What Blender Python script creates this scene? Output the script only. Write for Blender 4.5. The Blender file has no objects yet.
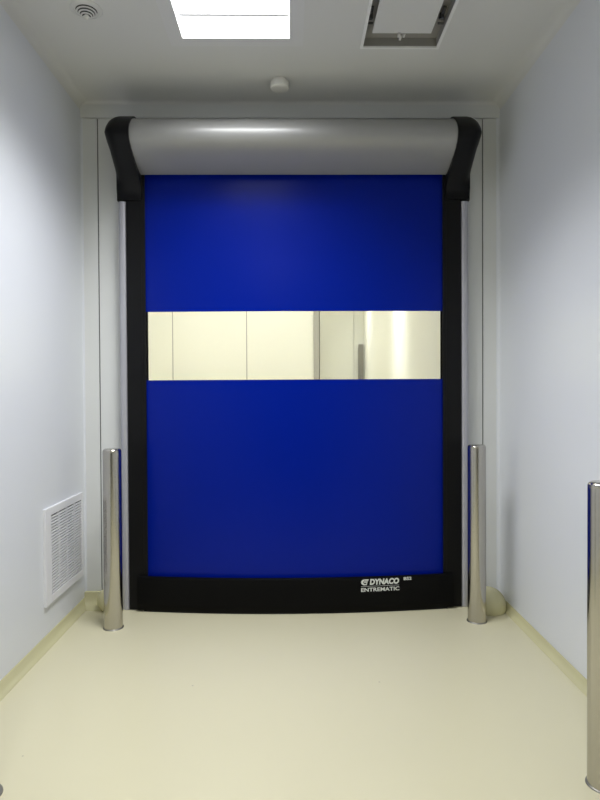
import bpy, bmesh, math, random
from mathutils import Vector, Matrix
random.seed(4)
R = math.radians
SC = bpy.context.scene
COL = SC.collection

# ------------------------------------------------------------------ materials
def mat(name, col, rough=.5, metal=0., spec=.5, bump=0., bscale=40., rvar=0., cvar=0., cscale=3., coat=0., aniso=None):
    m = bpy.data.materials.new(name); m.use_nodes = True
    nt = m.node_tree; n = nt.nodes; L = nt.links
    b = n['Principled BSDF']
    b.inputs['Base Color'].default_value = (*col, 1)
    b.inputs['Roughness'].default_value = rough
    b.inputs['Metallic'].default_value = metal
    b.inputs['Specular IOR Level'].default_value = spec
    b.inputs['Coat Weight'].default_value = coat
    tc = n.new('ShaderNodeTexCoord')
    if cvar or rvar:
        t = n.new('ShaderNodeTexNoise'); t.inputs['Scale'].default_value = cscale
        t.inputs['Detail'].default_value = 4
        L.new(tc.outputs['Object'], t.inputs['Vector'])
        if cvar:
            mx = n.new('ShaderNodeMix'); mx.data_type = 'RGBA'
            mx.inputs[6].default_value = (*[c*(1-cvar) for c in col], 1)
            mx.inputs[7].default_value = (*[min(1, c*(1+cvar)) for c in col], 1)
            L.new(t.outputs['Fac'], mx.inputs[0]); L.new(mx.outputs[2], b.inputs['Base Color'])
        if rvar:
            mr = n.new('ShaderNodeMapRange')
            mr.inputs[3].default_value = rough-rvar; mr.inputs[4].default_value = rough+rvar
            L.new(t.outputs['Fac'], mr.inputs[0]); L.new(mr.outputs[0], b.inputs['Roughness'])
    if bump:
        t2 = n.new('ShaderNodeTexNoise'); t2.inputs['Scale'].default_value = bscale
        t2.inputs['Detail'].default_value = 3
        L.new(tc.outputs['Object'], t2.inputs['Vector'])
        bp = n.new('ShaderNodeBump'); bp.inputs['Strength'].default_value = bump
        bp.inputs['Distance'].default_value = .01
        L.new(t2.outputs['Fac'], bp.inputs['Height']); L.new(bp.outputs[0], b.inputs['Normal'])
    return m

def emis(name, col, s):
    m = bpy.data.materials.new(name); m.use_nodes = True
    b = m.node_tree.nodes['Principled BSDF']
    b.inputs['Base Color'].default_value = (.9, .9, .9, 1)
    b.inputs['Emission Color'].default_value = (*col, 1)
    b.inputs['Emission Strength'].default_value = s
    return m

def floor_mat():
    m = mat('cream_epoxy', (.585, .55, .385), .28, spec=.5, cvar=.006, cscale=.8)
    nt = m.node_tree; n = nt.nodes; L = nt.links; b = n['Principled BSDF']
    src = b.inputs['Base Color'].links[0].from_socket
    tc = n.new('ShaderNodeTexCoord')
    v = n.new('ShaderNodeTexVoronoi'); v.inputs['Scale'].default_value = 3.2
    L.new(tc.outputs['Object'], v.inputs['Vector'])
    lt = n.new('ShaderNodeMath'); lt.operation = 'LESS_THAN'; lt.inputs[1].default_value = .014
    L.new(v.outputs['Distance'], lt.inputs[0])
    mx = n.new('ShaderNodeMix'); mx.data_type = 'RGBA'
    mx.inputs[7].default_value = (.30, .28, .22, 1)
    L.new(lt.outputs[0], mx.inputs[0]); L.new(src, mx.inputs[6])
    L.new(mx.outputs[2], b.inputs['Base Color'])
    return m

def glass_mat():
    m = bpy.data.materials.new('clear_vinyl'); m.use_nodes = True
    nt = m.node_tree; n = nt.nodes; L = nt.links; n.remove(n['Principled BSDF'])
    tr = n.new('ShaderNodeBsdfTransparent'); tr.inputs[0].default_value = (.96, .965, .94, 1)
    gl = n.new('ShaderNodeBsdfGlossy'); gl.inputs['Roughness'].default_value = .12
    fr = n.new('ShaderNodeFresnel'); fr.inputs[0].default_value = 1.35
    mx = n.new('ShaderNodeMixShader')
    L.new(fr.outputs[0], mx.inputs[0]); L.new(tr.outputs[0], mx.inputs[1]); L.new(gl.outputs[0], mx.inputs[2])
    L.new(mx.outputs[0], n['Material Output'].inputs[0])
    return m

M = dict(
    floor=floor_mat(),
    cove=mat('cream_cove', (.58, .55, .335), .19, cvar=.02),
    wall=mat('white_panel', (.72, .74, .778), .36, bump=.012, bscale=5, rvar=.04, cscale=1.5),
    wallb=mat('white_door_wall', (.70, .71, .70), .4, bump=.012, bscale=5, rvar=.04, cscale=1.5),
    ceil=mat('ceiling_panel', (.72, .72, .695), .34, bump=.012, bscale=5, rvar=.04, cscale=1.5),
    seam=mat('seam_gasket', (.10, .10, .10), .6, cvar=.1),
    trim=mat('white_trim', (.74, .74, .73), .4, cvar=.02),
    hall=mat('hall_panel', (.86, .855, .79), .3, bump=.01, bscale=5, cvar=.01),
    hallg=mat('hall_door_panel', (.54, .54, .475), .45, cvar=.01),
    hallpost=mat('hall_door_post', (.40, .39, .36), .4, cvar=.02),
    blue=mat('blue_fabric', (.0, .010, .235), .24, spec=.13, bump=.04, bscale=3.0),
    black=mat('black_plastic', (.0045, .0045, .005), .4, spec=.2, cvar=.1),
    blackf=mat('black_flap', (.003, .003, .003), .5, spec=.09, bump=.04, bscale=30, cvar=.1),
    alu=mat('anodised_silver', (.34, .34, .335), .36, spec=.28, metal=.2, cvar=.02, cscale=20),
    alug=mat('silver_cover', (.43, .43, .47), .4, metal=.35, cvar=.02, cscale=20),
    steel=mat('polished_steel', (.50, .48, .435), .19, metal=1., bump=.006, bscale=60, rvar=.04, cscale=30),
    steeld=mat('steel_flange', (.30, .29, .26), .45, metal=1., rvar=.05),
    white=mat('white_plastic', (.75, .74, .69), .45, cvar=.02),
    grille=mat('grille_white', (.76, .76, .79), .4, cvar=.02),
    dark=mat('dark_recess', (.06, .06, .058), .7, cvar=.1),
    frame=mat('white_frame', (.86, .86, .84), .4, cvar=.02),
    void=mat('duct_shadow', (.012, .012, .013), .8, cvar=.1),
    rec=mat('recess_metal', (.30, .29, .265), .5, cvar=.05),
    print=mat('white_print', (.66, .68, .64), .6, cvar=.03),
    glass=glass_mat(),
    lamp=emis('lamp_diffuser', (.97, .985, 1.), 2.6),
    lampb=emis('rear_lamp_diffuser', (.97, .985, 1.), 2.6),
    lamph=emis('hall_lamp_diffuser', (1., .99, .945), 10.2),
)

# ------------------------------------------------------------------ mesh helpers
def box(bm, x0, x1, y0, y1, z0, z1, bev=0.):
    r = bmesh.ops.create_cube(bm, size=1)
    for v in r['verts']:
        v.co = Vector(((x0+x1)/2+v.co.x*(x1-x0), (y0+y1)/2+v.co.y*(y1-y0), (z0+z1)/2+v.co.z*(z1-z0)))
    if bev:
        es = list({e for v in r['verts'] for e in v.link_edges})
        bmesh.ops.bevel(bm, geom=es, offset=bev, segments=2, profile=.6, affect='EDGES')

def lathe(bm, prof, seg=48, c=(0, 0, 0)):
    """revolve (r,z) profile about z through c"""
    rings = []
    for r, z in prof:
        if r < 1e-6:
            rings.append([bm.verts.new((c[0], c[1], c[2]+z))])
        else:
            rings.append([bm.verts.new((c[0]+r*math.cos(2*math.pi*k/seg), c[1]+r*math.sin(2*math.pi*k/seg), c[2]+z)) for k in range(seg)])
    for a, b in zip(rings, rings[1:]):
        for k in range(seg):
            k2 = (k+1) % seg
            q = [a[k % len(a)], a[k2 % len(a)], b[k2 % len(b)], b[k % len(b)]]
            u = []
            for v in q:
                if v not in u: u.append(v)
            if len(u) > 2: bm.faces.new(u)

def prism(bm, pts, axis, a0, a1):
    """closed 2-D outline extruded along axis 'x','y' or 'z'"""
    def P(p, a):
        return {'x': (a, p[0], p[1]), 'y': (p[0], a, p[1]), 'z': (p[0], p[1], a)}[axis]
    A = [bm.verts.new(P(p, a0)) for p in pts]; B = [bm.verts.new(P(p, a1)) for p in pts]
    n = len(pts)
    for k in range(n):
        bm.faces.new((A[k], A[(k+1) % n], B[(k+1) % n], B[k]))
    bm.faces.new(A[::-1]); bm.faces.new(B)

def obj(name, bm, m, parent=None, smooth=None, loc=None):
    bmesh.ops.recalc_face_normals(bm, faces=bm.faces)
    me = bpy.data.meshes.new(name); bm.to_mesh(me); bm.free()
    me.materials.append(m)
    o = bpy.data.objects.new(name, me); COL.objects.link(o)
    if smooth is not None:
        me.polygons.foreach_set('use_smooth', [True]*len(me.polygons))
        me.update()
        me.set_sharp_from_angle(angle=R(smooth))
    if parent: o.parent = parent
    if loc: o.location = loc
    return o

def thing(name, label, cat, loc=(0, 0, 0), rz=0, group=None):
    o = bpy.data.objects.new(name, None); COL.objects.link(o)
    o.empty_display_size = .1
    o.location = loc; o.rotation_euler = (0, 0, rz)
    o['label'] = label; o['category'] = cat
    if group: o['group'] = group
    return o

def struct(name, bm, m, smooth=None, parent=None):
    o = obj(name, bm, m, parent, smooth)
    if parent is None: o['kind'] = 'structure'
    return o

def cut_slab(bm, x0, x1, y0, y1, z0, z1, holes):
    """horizontal slab with rectangular holes (x0,x1,y0,y1)"""
    xs = sorted({x0, x1, *[h[0] for h in holes], *[h[1] for h in holes]})
    ys = sorted({y0, y1, *[h[2] for h in holes], *[h[3] for h in holes]})
    V = {}
    def v(i, j, z):
        k = (i, j, z)
        if k not in V: V[k] = bm.verts.new((xs[i], ys[j], z))
        return V[k]
    def solid(i, j):
        if not (0 <= i < len(xs)-1 and 0 <= j < len(ys)-1): return False
        cx, cy = (xs[i]+xs[i+1])/2, (ys[j]+ys[j+1])/2
        return not any(h[0] < cx < h[1] and h[2] < cy < h[3] for h in holes)
    for i in range(len(xs)-1):
        for j in range(len(ys)-1):
            if not solid(i, j): continue
            for z in (z0, z1):
                bm.faces.new((v(i, j, z), v(i+1, j, z), v(i+1, j+1, z), v(i, j+1, z)))
            for (di, dj, a, b) in ((-1, 0, (i, j), (i, j+1)), (1, 0, (i+1, j), (i+1, j+1)), (0, -1, (i, j), (i+1, j)), (0, 1, (i, j+1), (i+1, j+1))):
                if not solid(i+di, j+dj):
                    bm.faces.new((v(*a, z0), v(*b, z0), v(*b, z1), v(*a, z1)))

def cove_profile(r, n=8):
    """concave quarter: corner at (0,0), legs along +a and +b"""
    pts = [(0, 0), (r, 0)]
    for k in range(1, n):
        a = math.pi/2*k/n
        pts.append((r-r*math.sin(a), r-r*math.cos(a)))
    pts.append((0, r))
    return pts

# ------------------------------------------------------------------ room
XL, XR, YB, YF, ZC = -1.385, 1.390, 4.00, -3.6, 3.335
YH = 8.5          # far wall of the hall behind the door
bm = bmesh.new(); box(bm, -3.0, 2.2, YF-.1, YH+.1, -.1, 0); struct('floor', bm, M['floor'])

LIGHT = (-.584, .002, 2.08, 3.275)
LIGHTB = (-.589, .002, -1.2, 0.)
HATCH = (.401, .815, 2.68, 3.352)
bm = bmesh.new()
cut_slab(bm, XL-.1, XR+.1, YF-.1, YB+.1, ZC, ZC+.1, [LIGHT, LIGHTB, HATCH])
struct('ceiling', bm, M['ceil'])

bm = bmesh.new(); box(bm, XL-.1, XL, YF, YB+.1, 0, ZC); struct('wall_left', bm, M['wall'])
bm = bmesh.new(); box(bm, XR, XR+.1, YF, YB+.1, 0, ZC); struct('wall_right', bm, M['wall'])
bm = bmesh.new(); box(bm, XL-.1, XR+.1, YF-.1, YF, 0, ZC); struct('wall_rear', bm, M['wall'])
d = bpy.data.objects.new('added_dark_door', None); COL.objects.link(d); d.location = (.1, YF, 0); d['kind'] = 'structure'  # unseen dark door, added so the bollards reflect dark streaks
bm = bmesh.new(); box(bm, -.75, -.70, 0, .04, 0, 2.25, .004); box(bm, .70, .75, 0, .04, 0, 2.25, .004); box(bm, -.70, .70, 0, .04, 2.2, 2.25, .004); obj('door_frame', bm, M['alug'], d)
bm = bmesh.new(); box(bm, -.70, -.003, 0, .03, .01, 2.2, .003); box(bm, .003, .70, 0, .03, .01, 2.2, .003); obj('door_leaf', bm, M['dark'], d)

# wall holding the door: corner strips, then panels, header; dark gasket sits in the seams
OX0, OX1, OZ = -1.01, 1.045, 2.86
SL, SR = -1.274, 1.277        # seams
bm = bmesh.new()
for a, b in ((XL, SL-.004), (SL+.004, OX0), (OX1, SR-.004), (SR+.004, XR)):
    box(bm, a, b, YB, YB+.1, 0, 3.228)
box(bm, OX0, OX1, YB, YB+.1, OZ, 3.228)
box(bm, XL, XR, YB-.008, YB+.1, 3.231, ZC)
wb = struct('wall_back', bm, M['wallb'])
bm = bmesh.new()
for s in (SL, SR): box(bm, s-.004, s+.004, YB+.006, YB+.06, 0, 3.228)
obj('seam_gasket', bm, M['seam'], wb)

# coves: ceiling, corners, floor
rc = .055
bm = bmesh.new(); prism(bm, [(XL+a, ZC-b) for a, b in cove_profile(rc)], 'y', YF, YB-.008); struct('trim_1', bm, M['ceil'], 40)
bm = bmesh.new(); prism(bm, [(XR-a, ZC-b) for a, b in cove_profile(rc)], 'y', YF, YB-.008); struct('trim_2', bm, M['ceil'], 40)
bm = bmesh.new(); prism(bm, [(YB-.008-a, ZC-b) for a, b in cove_profile(.02)], 'x', XL, XR); struct('trim_3', bm, M['ceil'], 40)
bm = bmesh.new(); prism(bm, [(XL+a, YB-b) for a, b in cove_profile(.014)], 'z', .06, ZC-.08); struct('trim_4', bm, M['wall'], 40)
bm = bmesh.new(); prism(bm, [(XR-a, YB-b) for a, b in cove_profile(.022)], 'z', .06, ZC-.08); struct('trim_5', bm, M['wall'], 40)
def floor_cove(name, sgn, X, h):
    prof = [(0, 0), (.055, 0), (.053, .004), (.034, .012), (.018, .028), (.009, .05), (.006, h-.003), (.003, h), (0, h)]
    bm = bmesh.new(); prism(bm, [(X+sgn*a*.62, b) for a, b in prof], 'y', YF, YB)
    return struct(name, bm, M['cove'], 50)
floor_cove('baseboard_left', 1, XL, .062)
floor_cove('baseboard_right', -1, XR, .048)
# raised cove along the foot of the back wall with a rounded end mound
def back_cove(name, xa, xb, xm, hs, rm):
    bm = bmesh.new()
    prof = [(YB, 0), (YB-.10, 0), (YB-.085, .004), (YB-.05, .02), (YB-.025, .055), (YB-.016, .10), (YB-.014, .118), (YB, .124)]
    prof = [(y, z*hs) for y, z in prof]
    prism(bm, prof, 'x', xa, xb)
    o = struct(name, bm, M['cove'], 50)
    bm = bmesh.new()
    zc = .147-rm
    ang = [math.acos(max(-1, -zc/rm))*k/18 for k in range(19)]
    prof = [(0 if k == 0 else rm*math.sin(t), zc+rm*math.cos(t)) for k, t in enumerate(ang)]
    lathe(bm, prof, 40, (xm, YB-rm*.95-(.03 if rm > .1 else 0), 0))
    for v in bm.verts:
        if v.co.y > YB-.002: v.co.y = YB-.002
    obj('mound', bm, M['cove'], o, 60)
back_cove('baseboard_back', XL, -1.10, -1.200, .8, .080)
back_cove('baseboard_back.001', 1.13, XR, 1.262, .42, .117)

# ------------------------------------------------------------------ hall behind the door
HX = 1.03
bm = bmesh.new()
for a, b in ((-3.0, -1.682), (-1.676, -.640), (-.634, .31)): box(bm, a, b, YH, YH+.1, 0, ZC)
box(bm, .31, HX, YH, YH+.1, 2.9, ZC)
wf = struct('wall_hall_far', bm, M['hall'])
bm = bmesh.new()
for s in (-1.679, -.637): box(bm, s-.007, s+.007, YH-.001, YH+.05, 0, ZC)
obj('seam_gasket', bm, M['hallpost'], wf)
d = bpy.data.objects.new('door_1', None); COL.objects.link(d); d.location = (.672, YH, 0); d['kind'] = 'structure'
bm = bmesh.new(); box(bm, -.36, -.285, -.02, .08, 0, 2.9, .004); obj('door_frame', bm, M['hallpost'], d)
bm = bmesh.new(); box(bm, -.275, .205, .0, .05, .01, 2.9); box(bm, .213, .366, .0, .05, .01, 2.9); obj('door_leaf', bm, M['hallg'], d)
bm = bmesh.new(); box(bm, .205, .213, .01, .04, .01, 2.9); obj('seam_gasket', bm, M['hallpost'], d)
bm = bmesh.new()
box(bm, .27, .335, -.05, -.01, .4, 2.09, .01); box(bm, .262, .275, -.07, -.03, .4, 2.03, .004)
box(bm, .29, .32, -.02, .0, .5, .56); box(bm, .29, .32, -.02, .0, 1.9, 1.96)
obj('pull_handle', bm, M['steeld'], d)
bm = bmesh.new(); box(bm, HX, HX+.1, YB+.1, YH+.1, 0, ZC); struct('wall_hall_right', bm, M['hall'])
bm = bmesh.new(); box(bm, -3.1, -3.0, YB+.1, YH+.1, 0, ZC); struct('wall_hall_left', bm, M['hall'])
bm = bmesh.new(); box(bm, -3.0, XL-.1, YB+.0, YB+.1, 0, ZC); struct('wall_hall_near', bm, M['hall'])
HL = [(-1.75, -1.15, 6.5, 7.7), (-.55, .05, 6.5, 7.7), (.80, 1.0, 7.75, 8.2), (.80, 1.0, 5.45, 6.05), (-1.0, -.4, 4.7, 5.9)]  # the two narrow ones are added to throw bright bands on the right wall
bm = bmesh.new(); cut_slab(bm, -3.1, HX+.1, YB+.1, YH+.1, ZC, ZC+.1, HL); struct('ceiling_hall', bm, M['ceil'])

# ------------------------------------------------------------------ ceiling lights
def ceiling_light(rect, label, m, group, fl=.07, power=0, spread=124):
    x0, x1, y0, y1 = rect; w, h = x1-x0, y1-y0; cx, cy = (x0+x1)/2, (y0+y1)/2
    t = thing('ceiling_light', label, 'ceiling light', (cx, cy, ZC), 0, group)
    bm = bmesh.new()
    a, b = w/2, h/2
    cut_slab(bm, -a-fl, a+fl, -b-fl, b+fl, -.006, 0, [(-a+.004, a-.004, -b+.004, b-.004)])
    for (p, q, r_, s) in ((-a, -a+.004, -b, b), (a-.004, a, -b, b), (-a+.004, a-.004, -b, -b+.004), (-a+.004, a-.004, b-.004, b)):
        box(bm, p, q, r_, s, 0, .03)
    obj('frame', bm, M['trim'], t)
    bm = bmesh.new()
    cut = -b+.004 if h < .9 else b-.18
    if h < .9: box(bm, -a+.006, a-.006, -b+.006, b-.006, .012, .022)
    else:
        box(bm, -a+.006, a-.006, -b+.006, cut-.008, .012, .022); box(bm, -a+.006, a-.006, cut+.008, b-.006, .012, .022)
    obj('diffuser', bm, m, t)
    if h >= .9:
        bm = bmesh.new(); box(bm, -a+.006, a-.006, cut-.008, cut+.008, .009, .018)
        obj('divider', bm, M['trim'], t)
    if power:
        ld = bpy.data.lights.new('tube_lamp', 'AREA'); ld.shape = 'RECTANGLE'; ld.size = w-.016; ld.size_y = h-.016
        ld.energy = power; ld.spread = R(spread); ld.color = (.97, .985, 1.)
        lo = bpy.data.objects.new('tube_lamp', ld); COL.objects.link(lo); lo.parent = t; lo.location = (0, 0, .0115)
    bm = bmesh.new(); box(bm, -a, a, -b, b, .03, .06); obj('housing', bm, M['trim'], t)
    return t
ceiling_light(LIGHT, 'white square-edged ceiling light panel, lit, near the smoke detector', M['lamp'], None, power=46.5)
ceiling_light(LIGHTB, 'lit ceiling light panel further back in the room, away from the door', M['lampb'], None, power=26)
hn = ['lit ceiling light panel in the hall beyond the door, by its left side', 'lit ceiling light panel in the hall beyond the door, before the far wall middle',
      'narrow unseen light added in the hall corner for a bright band on the right wall', 'narrow unseen light added midway along the hall right wall for a bright band',
      'lit ceiling light panel just behind the blue door in the hall']
for k, (r_, l_) in enumerate(zip(HL, hn)): ceiling_light(r_, l_, M['lamph'], None, .025, *((9, 50) if k == 2 else (16, 36) if k == 3 else ()))

# ------------------------------------------------------------------ ceiling hatch with a dark gap round its panel
x0, x1, y0, y1 = HATCH
t = thing('ceiling_hatch', 'unlit ceiling panel hung in an open frame with a dark gap round it', 'ceiling panel', ((x0+x1)/2, (y0+y1)/2, ZC))
a, b = (x1-x0)/2, (y1-y0)/2
bm = bmesh.new(); cut_slab(bm, -a-.012, a+.012, -b-.012, b+.012, -.009, 0, [(-a+.003, a-.003, -b+.003, b-.003)])
obj('frame', bm, M['frame'], t)
bm = bmesh.new()
for (p, q, r_, s) in ((-a, -a+.003, -b, b), (a-.003, a, -b, b), (-a+.003, a-.003, -b, -b+.003), (-a+.003, a-.003, b-.003, b)): box(bm, p, q, r_, s, 0, .045)
box(bm, -a, a, -b, b, .045, .05)
obj('recess_box', bm, M['rec'], t)
bm = bmesh.new(); box(bm, -.167, .149, -b+.115, b-.115, .002, .016, .003); obj('panel', bm, M['ceil'], t)
for px, py in ((0, b-.058), (-a+.017, b-.19), (a-.026, b-.19)):
    bm = bmesh.new()
    if px == 0:
        box(bm, -.016, .016, -.012, .012, .03, .05, .003); box(bm, -.02, -.010, -.014, .016, .022, .036, .002); box(bm, .008, .02, -.014, .016, .022, .036, .002)
        box(bm, -.006, .006, -.01, .055, .03, .036)
        obj('clip', bm, M['white'], t, None, (px, py, 0))
    else:
        box(bm, -.015, .017, -.006, .006, .008, .014, .002); lathe(bm, [(0, 0), (.012, 0), (.012, .035), (0, .035)], 16, (0, -.03, .016))
        box(bm, -.008, .008, -.10, .0, .03, .038)
        obj('clip', bm, M['dark'] if px else M['white'], t, None, (px, py, 0))

# ------------------------------------------------------------------ round stepped air diffuser
t = thing('air_diffuser', 'round white ceiling air diffuser with stepped rings near the left wall', 'air vent', (-1.016, 3.037, ZC))
bm = bmesh.new(); lathe(bm, [(.058, 0), (.078, 0), (.079, -.003), (.074, -.008), (.060, -.010), (.058, -.006)], 48)
lathe(bm, [(0, -.001), (.056, -.001)], 48); obj('base_plate', bm, M['ceil'], t, 40)
bm = bmesh.new(); lathe(bm, [(.0, -.0015), (.054, -.0015), (.046, -.012), (.034, -.020), (.022, -.028), (0, -.032)], 32); obj('dark_core', bm, M['dark'], t, 40)
for k in range(5):
    r = .060-.0105*k; z = -.006-.0085*k
    bm = bmesh.new(); lathe(bm, [(r, z), (r-.004, z-.0035), (r-.0075, z-.0035), (r-.0035, z+.0005), (r, z)], 48); obj('ring', bm, M['ceil'], t, 40)
bm = bmesh.new(); lathe(bm, [(.010, -.030), (.010, -.046), (.006, -.050), (0, -.050)], 24); obj('centre_cone', bm, M['white'], t, 40)

# ------------------------------------------------------------------ smoke detector
t = thing('smoke_detector', 'small round cream smoke detector on the ceiling above the door', 'smoke detector', (-.065, 3.71, ZC))
bm = bmesh.new(); lathe(bm, [(0, 0), (.042, 0), (.042, -.012), (.038, -.016), (0, -.016)], 40); obj('base', bm, M['white'], t, 40)
bm = bmesh.new(); lathe(bm, [(0, -.015), (.050, -.015), (.056, -.018), (.0575, -.046), (.055, -.054), (.048, -.058), (.022, -.059), (0, -.0595)], 40); obj('housing', bm, M['white'], t, 40)
bm = bmesh.new(); lathe(bm, [(0, -.030), (.0035, -.030), (.0035, -.0575), (0, -.0585)], 12, (.022, -.03, .003)); obj('indicator', bm, M['rec'], t, 40)

# ------------------------------------------------------------------ wall grille
GY0, GY1, GZ0, GZ1 = 3.335, 3.930, .227, .772
t = thing('wall_grille', 'white louvred return air grille low on the left wall', 'air grille', (XL, (GY0+GY1)/2, GZ0))
gw, gh = GY1-GY0, GZ1-GZ0
bm = bmesh.new()
mL, mR, mT, mB = .078, .028, .046, .046
def fr(y0, y1, z0, z1): box(bm, 0, .016, y0, y1, z0, z1, .003)
fr(-gw/2, -gw/2+mL, 0, gh); fr(gw/2-mR, gw/2, 0, gh); fr(-gw/2+mL, gw/2-mR, gh-mT, gh); fr(-gw/2+mL, gw/2-mR, 0, mB)
obj('frame', bm, M['grille'], t)
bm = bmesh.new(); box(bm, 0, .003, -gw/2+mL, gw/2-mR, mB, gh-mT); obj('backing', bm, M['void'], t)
bm = bmesh.new()
ns = 26; zz0, zz1 = mB+.004, gh-mT-.004
for k in range(ns):
    z = zz0+(zz1-zz0)*(k+.5)/ns; p = (zz1-zz0)/ns
    prism(bm, [(.004, z-p*.16), (.0140, z-p*.34), (.0140, z+p*.20), (.004, z+p*.26)], 'y', -gw/2+mL, gw/2-mR)
obj('louvre', bm, M['grille'], t)
bm = bmesh.new()
iw = gw-mL-mR
for k in (1, 2, 3):
    y = -gw/2+mL+iw*k/4; box(bm,   .004, .0130, y-.0055, y+.0055, mB, gh-mT)
obj('mullion', bm, M['grille'], t)

# ------------------------------------------------------------------ bollards
def bollard(x, y, label, h=1.085, fr=.006):
    t = thing('bollard', label, 'bollard', (x, y, 0), 0, 'steel bollards')
    r = .055
    bm = bmesh.new()
    prof = [(r, .004), (r, h-.020)]
    lathe(bm, prof, 64); obj('post', bm, M['steel'], t, 60)
    bm = bmesh.new()
    prof = [(r, h-.020), (r-.0008, h-.018), (r, h-.017), (r-.001, h-.011), (r-.005, h-.005), (r-.012, h-.001), (r-.02, h), (0, h+.001)]
    lathe(bm, prof, 64); obj('cap', bm, M['steel'], t, 60)
    bm = bmesh.new(); lathe(bm, [(r, .006), (r+.002, .006), (r+fr-.001, .004), (r+fr, 0), (r-.004, 0)], 64); obj('floor_flange', bm, M['steeld'], t, 50)
bollard(-1.087, 3.625, 'steel bollard in front of the door left post, beside the wall grille', 1.083)
bollard(1.134, 3.67, 'steel bollard in front of the door right post, at the far end', 1.089)
bollard(1.114, 2.125, 'steel bollard nearest the camera, cut off by the right edge of the photo', 1.093)
bollard(-1.102, 2.115, 'steel bollard at the lower left corner, only its floor flange showing', 1.1, .012)

# ------------------------------------------------------------------ roll-up door
DX, DY, DRZ = .020, 3.910, 0.
D = thing('roll_up_door', 'tall blue fabric roll-up door with clear window strip, silver drum and black frame', 'door', (DX, DY, 0), DRZ)
HWC = 1.0
def bulge(x, z):
    u = min(1, abs(x)/HWC)
    a = .072*max(0, 1-z/2.8)**1.6 + .006
    return -a*(1-u*u)
def sheet(bm, xa, xb, za, zb, y0, th, nx=48, nz=24):
    def grid(off):
        return [[bm.verts.new((xa+(xb-xa)*i/nx, y0+off+bulge(xa+(xb-xa)*i/nx, za+(zb-za)*j/nz), za+(zb-za)*j/nz)) for i in range(nx+1)] for j in range(nz+1)]
    A, B = grid(0), grid(th)
    for j in range(nz):
        for i in range(nx):
            bm.faces.new((A[j][i], A[j][i+1], A[j+1][i+1], A[j+1][i])); bm.faces.new((B[j][i], B[j+1][i], B[j+1][i+1], B[j][i+1]))
    for j in range(nz):
        for i in (0, nx): bm.faces.new((A[j][i], A[j+1][i], B[j+1][i], B[j][i]))
    for i in range(nx):
        for j in (0, nz): bm.faces.new((A[j][i], A[j][i+1], B[j][i+1], B[j][i]))
WZ0, WZ1 = 1.499, 1.944
bm = bmesh.new(); sheet(bm, -HWC, HWC, WZ1, 2.86, .022, .003); cu = obj('curtain_panel', bm, M['blue'], D, 40)
bm = bmesh.new(); sheet(bm, -HWC, HWC, .12, WZ0, .022, .003); cl = obj('curtain_panel', bm, M['blue'], D, 40)
bm = bmesh.new(); sheet(bm, -HWC, HWC, WZ0, WZ1, .0228, .0015, 48, 8); obj('window_strip', bm, M['glass'], D, 40)
# welded hems along the strip
for z in (WZ0, WZ1):
    bm = bmesh.new(); sheet(bm, -.95, .95, z-.004 if z == WZ0 else z, z if z == WZ0 else z+.004, .0205, .0015, 48, 2)
    obj('weld_seam', bm, M['blue'], cl if z == WZ0 else cu, 40)
# bottom bar follows the billow of the curtain
def bar_front(x): return -.034+bulge(x, .12)*.98
bm = bmesh.new()
BW = 1.028; n = 64
rings = []
for i in range(n+1):
    x = -BW+2*BW*i/n; f = bar_front(x)
    sec = [(f+.03, .012), (f+.006, .010), (f, .018), (f-.002, .06), (f, .20), (f+.006, .222), (f+.014, .226), (f+.03, .226)]
    rings.append([bm.verts.new((x, y, z)) for y, z in sec])
for A, B in zip(rings, rings[1:]):
    for k in range(len(A)):
        k2 = (k+1) % len(A); bm.faces.new((A[k], A[k2], B[k2], B[k]))
bm.faces.new(rings[0]); bm.faces.new(rings[-1][::-1])
bar = obj('bottom_bar', bm, M['blackf'], D, 35)
bm = bmesh.new(); rings = []
for i in range(n+1):
    x = -BW+.04+2*(BW-.04)*i/n; f = bar_front(x)+.008
    rings.append([bm.verts.new((x, y, z)) for y, z in ((f, .012), (f, .001), (f+.014, .001), (f+.014, .012))])
for A, B in zip(rings, rings[1:]):
    for k in range(4):
        k2 = (k+1) % 4; bm.faces.new((A[k], A[k2], B[k2], B[k]))
bm.faces.new(rings[0]); bm.faces.new(rings[-1][::-1])
obj('floor_seal', bm, M['black'], bar)

# lettering printed on the bar
def lettering(body, x0, x1, z0, z1, name='lettering', off=.02, slope=.012, shear=.0):
    cu_ = bpy.data.curves.new('lettering', 'FONT'); cu_.body = body; cu_.offset = off; cu_.extrude = 0; cu_.shear = shear
    cu_.space_character = 1.02; cu_.resolution_u = 4
    o = bpy.data.objects.new('lettering', cu_); COL.objects.link(o)
    dg = bpy.context.evaluated_depsgraph_get(); dg.update()
    me = bpy.data.meshes.new_from_object(o.evaluated_get(dg))
    bpy.data.objects.remove(o)
    vx = [v.co.x for v in me.vertices]; vz = [v.co.y for v in me.vertices]
    a, b, c, d_ = min(vx), max(vx), min(vz), max(vz)
    for v in me.vertices:
        x = x0+(v.co.x-a)/(b-a)*(x1-x0); z = z0+(v.co.y-c)/(d_-c)*(z1-z0)
        v.co = (x, bar_front(x)-.0035, z+slope*(x-x0))
    me.materials.clear(); me.materials.append(M['print'])
    q = bpy.data.objects.new(name, me); COL.objects.link(q); q.parent = bar
    return q
def shape(polys, name):
    bm = bmesh.new()
    for pts in polys:
        vs = [bm.verts.new((x, bar_front(x)-.0035, z)) for x, z in pts]; bm.faces.new(vs)
    obj(name, bm, M['print'], bar)
lx0, lx1 = .415, .662
lettering('DYNACO', lx0+.056, lx1, .180, .219, off=.055, shear=.12)
lettering('ENTREMATIC', lx0, lx1+.002, .137, .162, off=.028)
lettering('BS2', .692, .744, .203, .2235, off=.03)
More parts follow.
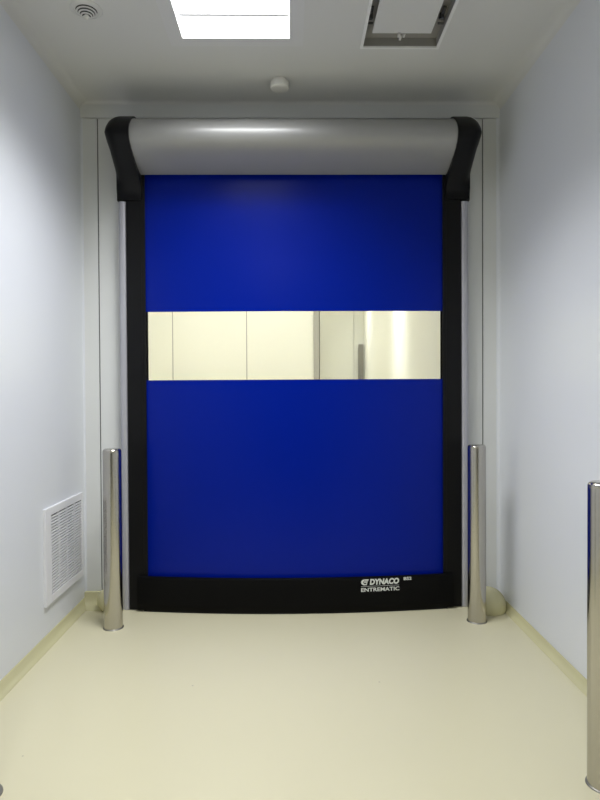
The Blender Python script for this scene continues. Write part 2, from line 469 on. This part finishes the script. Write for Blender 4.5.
shape([[(lx0, .1700), (lx1, .1730), (lx1, .1748), (lx0, .1718)]], 'rule')
# round emblem with a cut swoosh
def arc(cx, cz, rx, rz, a0, a1, n=14): return [(cx+rx*math.cos(R(a0+(a1-a0)*k/n)), cz+rz*math.sin(R(a0+(a1-a0)*k/n))) for k in range(n+1)]
ex, ez = lx0+.022, .198
shape([arc(ex, ez, .022, .019, 100, 300)+arc(ex+.004, ez, .012, .011, 300, 100),
       [(ex-.002, ez+.019), (ex+.028, ez+.019), (ex+.024, ez+.010), (ex+.004, ez+.010)],
       [(ex-.004, ez+.006), (ex+.022, ez+.006), (ex+.018, ez-.002), (ex-.002, ez-.002)],
       [(ex+.012, ez-.004), (ex+.018, ez-.004), (ex+.014, ez-.019), (ex+.008, ez-.019)]], 'emblem')

# side guides, covers, caps
for s in (-1, 1):
    bm = bmesh.new()
    def bx(a, b, y0, y1, z0, z1, bev=0): box(bm, min(s*a, s*b), max(s*a, s*b), y0, y1, z0, z1, bev)
    bx(.966, 1.087, .0, .010, .004, 2.83, .003); bx(.960, 1.030, .032, .044, .004, 2.86); bx(1.030, 1.086, .010, .065, .004, 2.72)
    bx(.990, .996, -.002, .0, .24, 2.70)
    obj('side_guide', bm, M['black'], D)
    bm = bmesh.new()
    cx, rr = 1.113, .0265
    pts = [(cx-rr, .07)]+[(cx-rr*math.cos(math.pi*k/16), .022-rr*math.sin(math.pi*k/16)*.9) for k in range(17)]+[(cx+rr, .07)]
    prism(bm, [(s*x, y) for x, y in pts], 'z', .002, 2.655)
    obj('side_cover', bm, M['alug'], D, 50)
# drum cover: D section
DRUM = [(.075, 3.127), (-.08, 3.127), (-.16, 3.115), (-.235, 3.076), (-.285, 3.022), (-.299, 2.977), (-.286, 2.935), (-.24, 2.895), (-.15, 2.854), (-.05, 2.826), (-.012, 2.822)]
def smooth_pts(P, n=6):
    out = []
    for i in range(1, len(P)-2):
        p0, p1, p2, p3 = (Vector(P[j]) for j in (i-1, i, i+1, i+2))
        for k in range(n):
            t = k/n
            out.append(tuple(.5*((2*p1)+(p2-p0)*t+(2*p0-5*p1+4*p2-p3)*t*t+(3*p1-p0-3*p2+p3)*t**3)))
    return [P[0]]+out+[P[-2], P[-1]]
def drum_prof(grow, tail, q0=0):
    c = Vector((-.11, 2.985))
    pts = []
    src = smooth_pts(DRUM)
    if tail: src = [p for p in src if p[1] > 2.905 or p[0] > 0]
    for i, p in enumerate(src):
        v = Vector(p); dd = (v-c).normalized()
        w = v+dd*grow
        if i == 0: w.x = .075
        pts.append((w.x, w.y))
    if tail:
        y0, z0 = pts[-1]
        ye, ze = -.012+q0*.25, 2.69
        for k in range(1, 13):
            q = k/12
            P0, P1, P2, P3 = Vector((y0, z0)), Vector((y0+.07, z0-.055)), Vector((ye-.006, ze+.09)), Vector((ye, ze))
            v = (1-q)**3*P0+3*(1-q)**2*q*P1+3*(1-q)*q*q*P2+q**3*P3
            pts.append((v.x, v.y))
        pts += [(ye, 2.662), (.075, 2.662)]
        pts = [(y+min(q0*1.5*max(0, min(1, (2.99-z)/.07)), max(0, ye-.01-y)) if y < ye and z < 2.99 else y, z) for y, z in pts]
    else:
        pts += [(-.012, 2.88), (.075, 2.88)]
    return pts
bm = bmesh.new(); prism(bm, drum_prof(0, False), 'x', -.995, .995)
drum = obj('drum_cover', bm, M['alu'], D, 30)
for s in (-1, 1):
    bm = bmesh.new(); rings = []
    for x, q in ((.985, 0), (1.07, 0), (1.09, .004), (1.108, .012), (1.124, .024), (1.136, .040), (1.143, .056), (1.146, .075)):
        rings.append([bm.verts.new((s*x, y, z)) for y, z in drum_prof(.012-q, True, q)])
    for A, B in zip(rings, rings[1:]):
        for k in range(len(A)):
            k2 = (k+1) % len(A); bm.faces.new((A[k], A[k2], B[k2], B[k]))
    bm.faces.new(rings[0]); bm.faces.new(rings[-1][::-1])
    obj('end_cap', bm, M['black'], D, 35)

PL = dict(window_strip='clear window strip', drum_cover='rounded silver drum cover', bottom_bar='black bottom bar', side_guide='black side guide', side_cover='slim silver side cover', end_cap='black curved end cap', lettering='white printed lettering', emblem='white printed emblem', curtain_panel='blue fabric panel', diffuser='glowing white diffuser')
for o in bpy.data.objects:
    k = o.name.split('.')[0]
    if o.parent and k in PL: o['label'] = PL[k]
# ------------------------------------------------------------------ world, camera, view
w = bpy.data.worlds.new('world'); SC.world = w; w.use_nodes = True
w.node_tree.nodes['Background'].inputs[0].default_value = (.02, .02, .02, 1)
cd = bpy.data.cameras.new('camera'); cam = bpy.data.objects.new('camera', cd); COL.objects.link(cam)
cd.sensor_fit = 'HORIZONTAL'; cd.sensor_width = 36; cd.lens = 36*600/600
cam.matrix_world = Matrix.Translation((0, 0, 1.42)) @ Matrix.Rotation(R(-.76), 4, 'Z') @ Matrix.Rotation(R(90-.8), 4, 'X') @ Matrix.Rotation(R(-.3), 4, 'Z')
cd.clip_start = .05
SC.camera = cam
vs = SC.view_settings
vs.view_transform = 'Standard'; vs.look = 'None'; vs.gamma = 1; vs.use_curve_mapping = False
vs.exposure = 0.0
SC.cycles.max_bounces = 12; SC.cycles.diffuse_bounces = 8
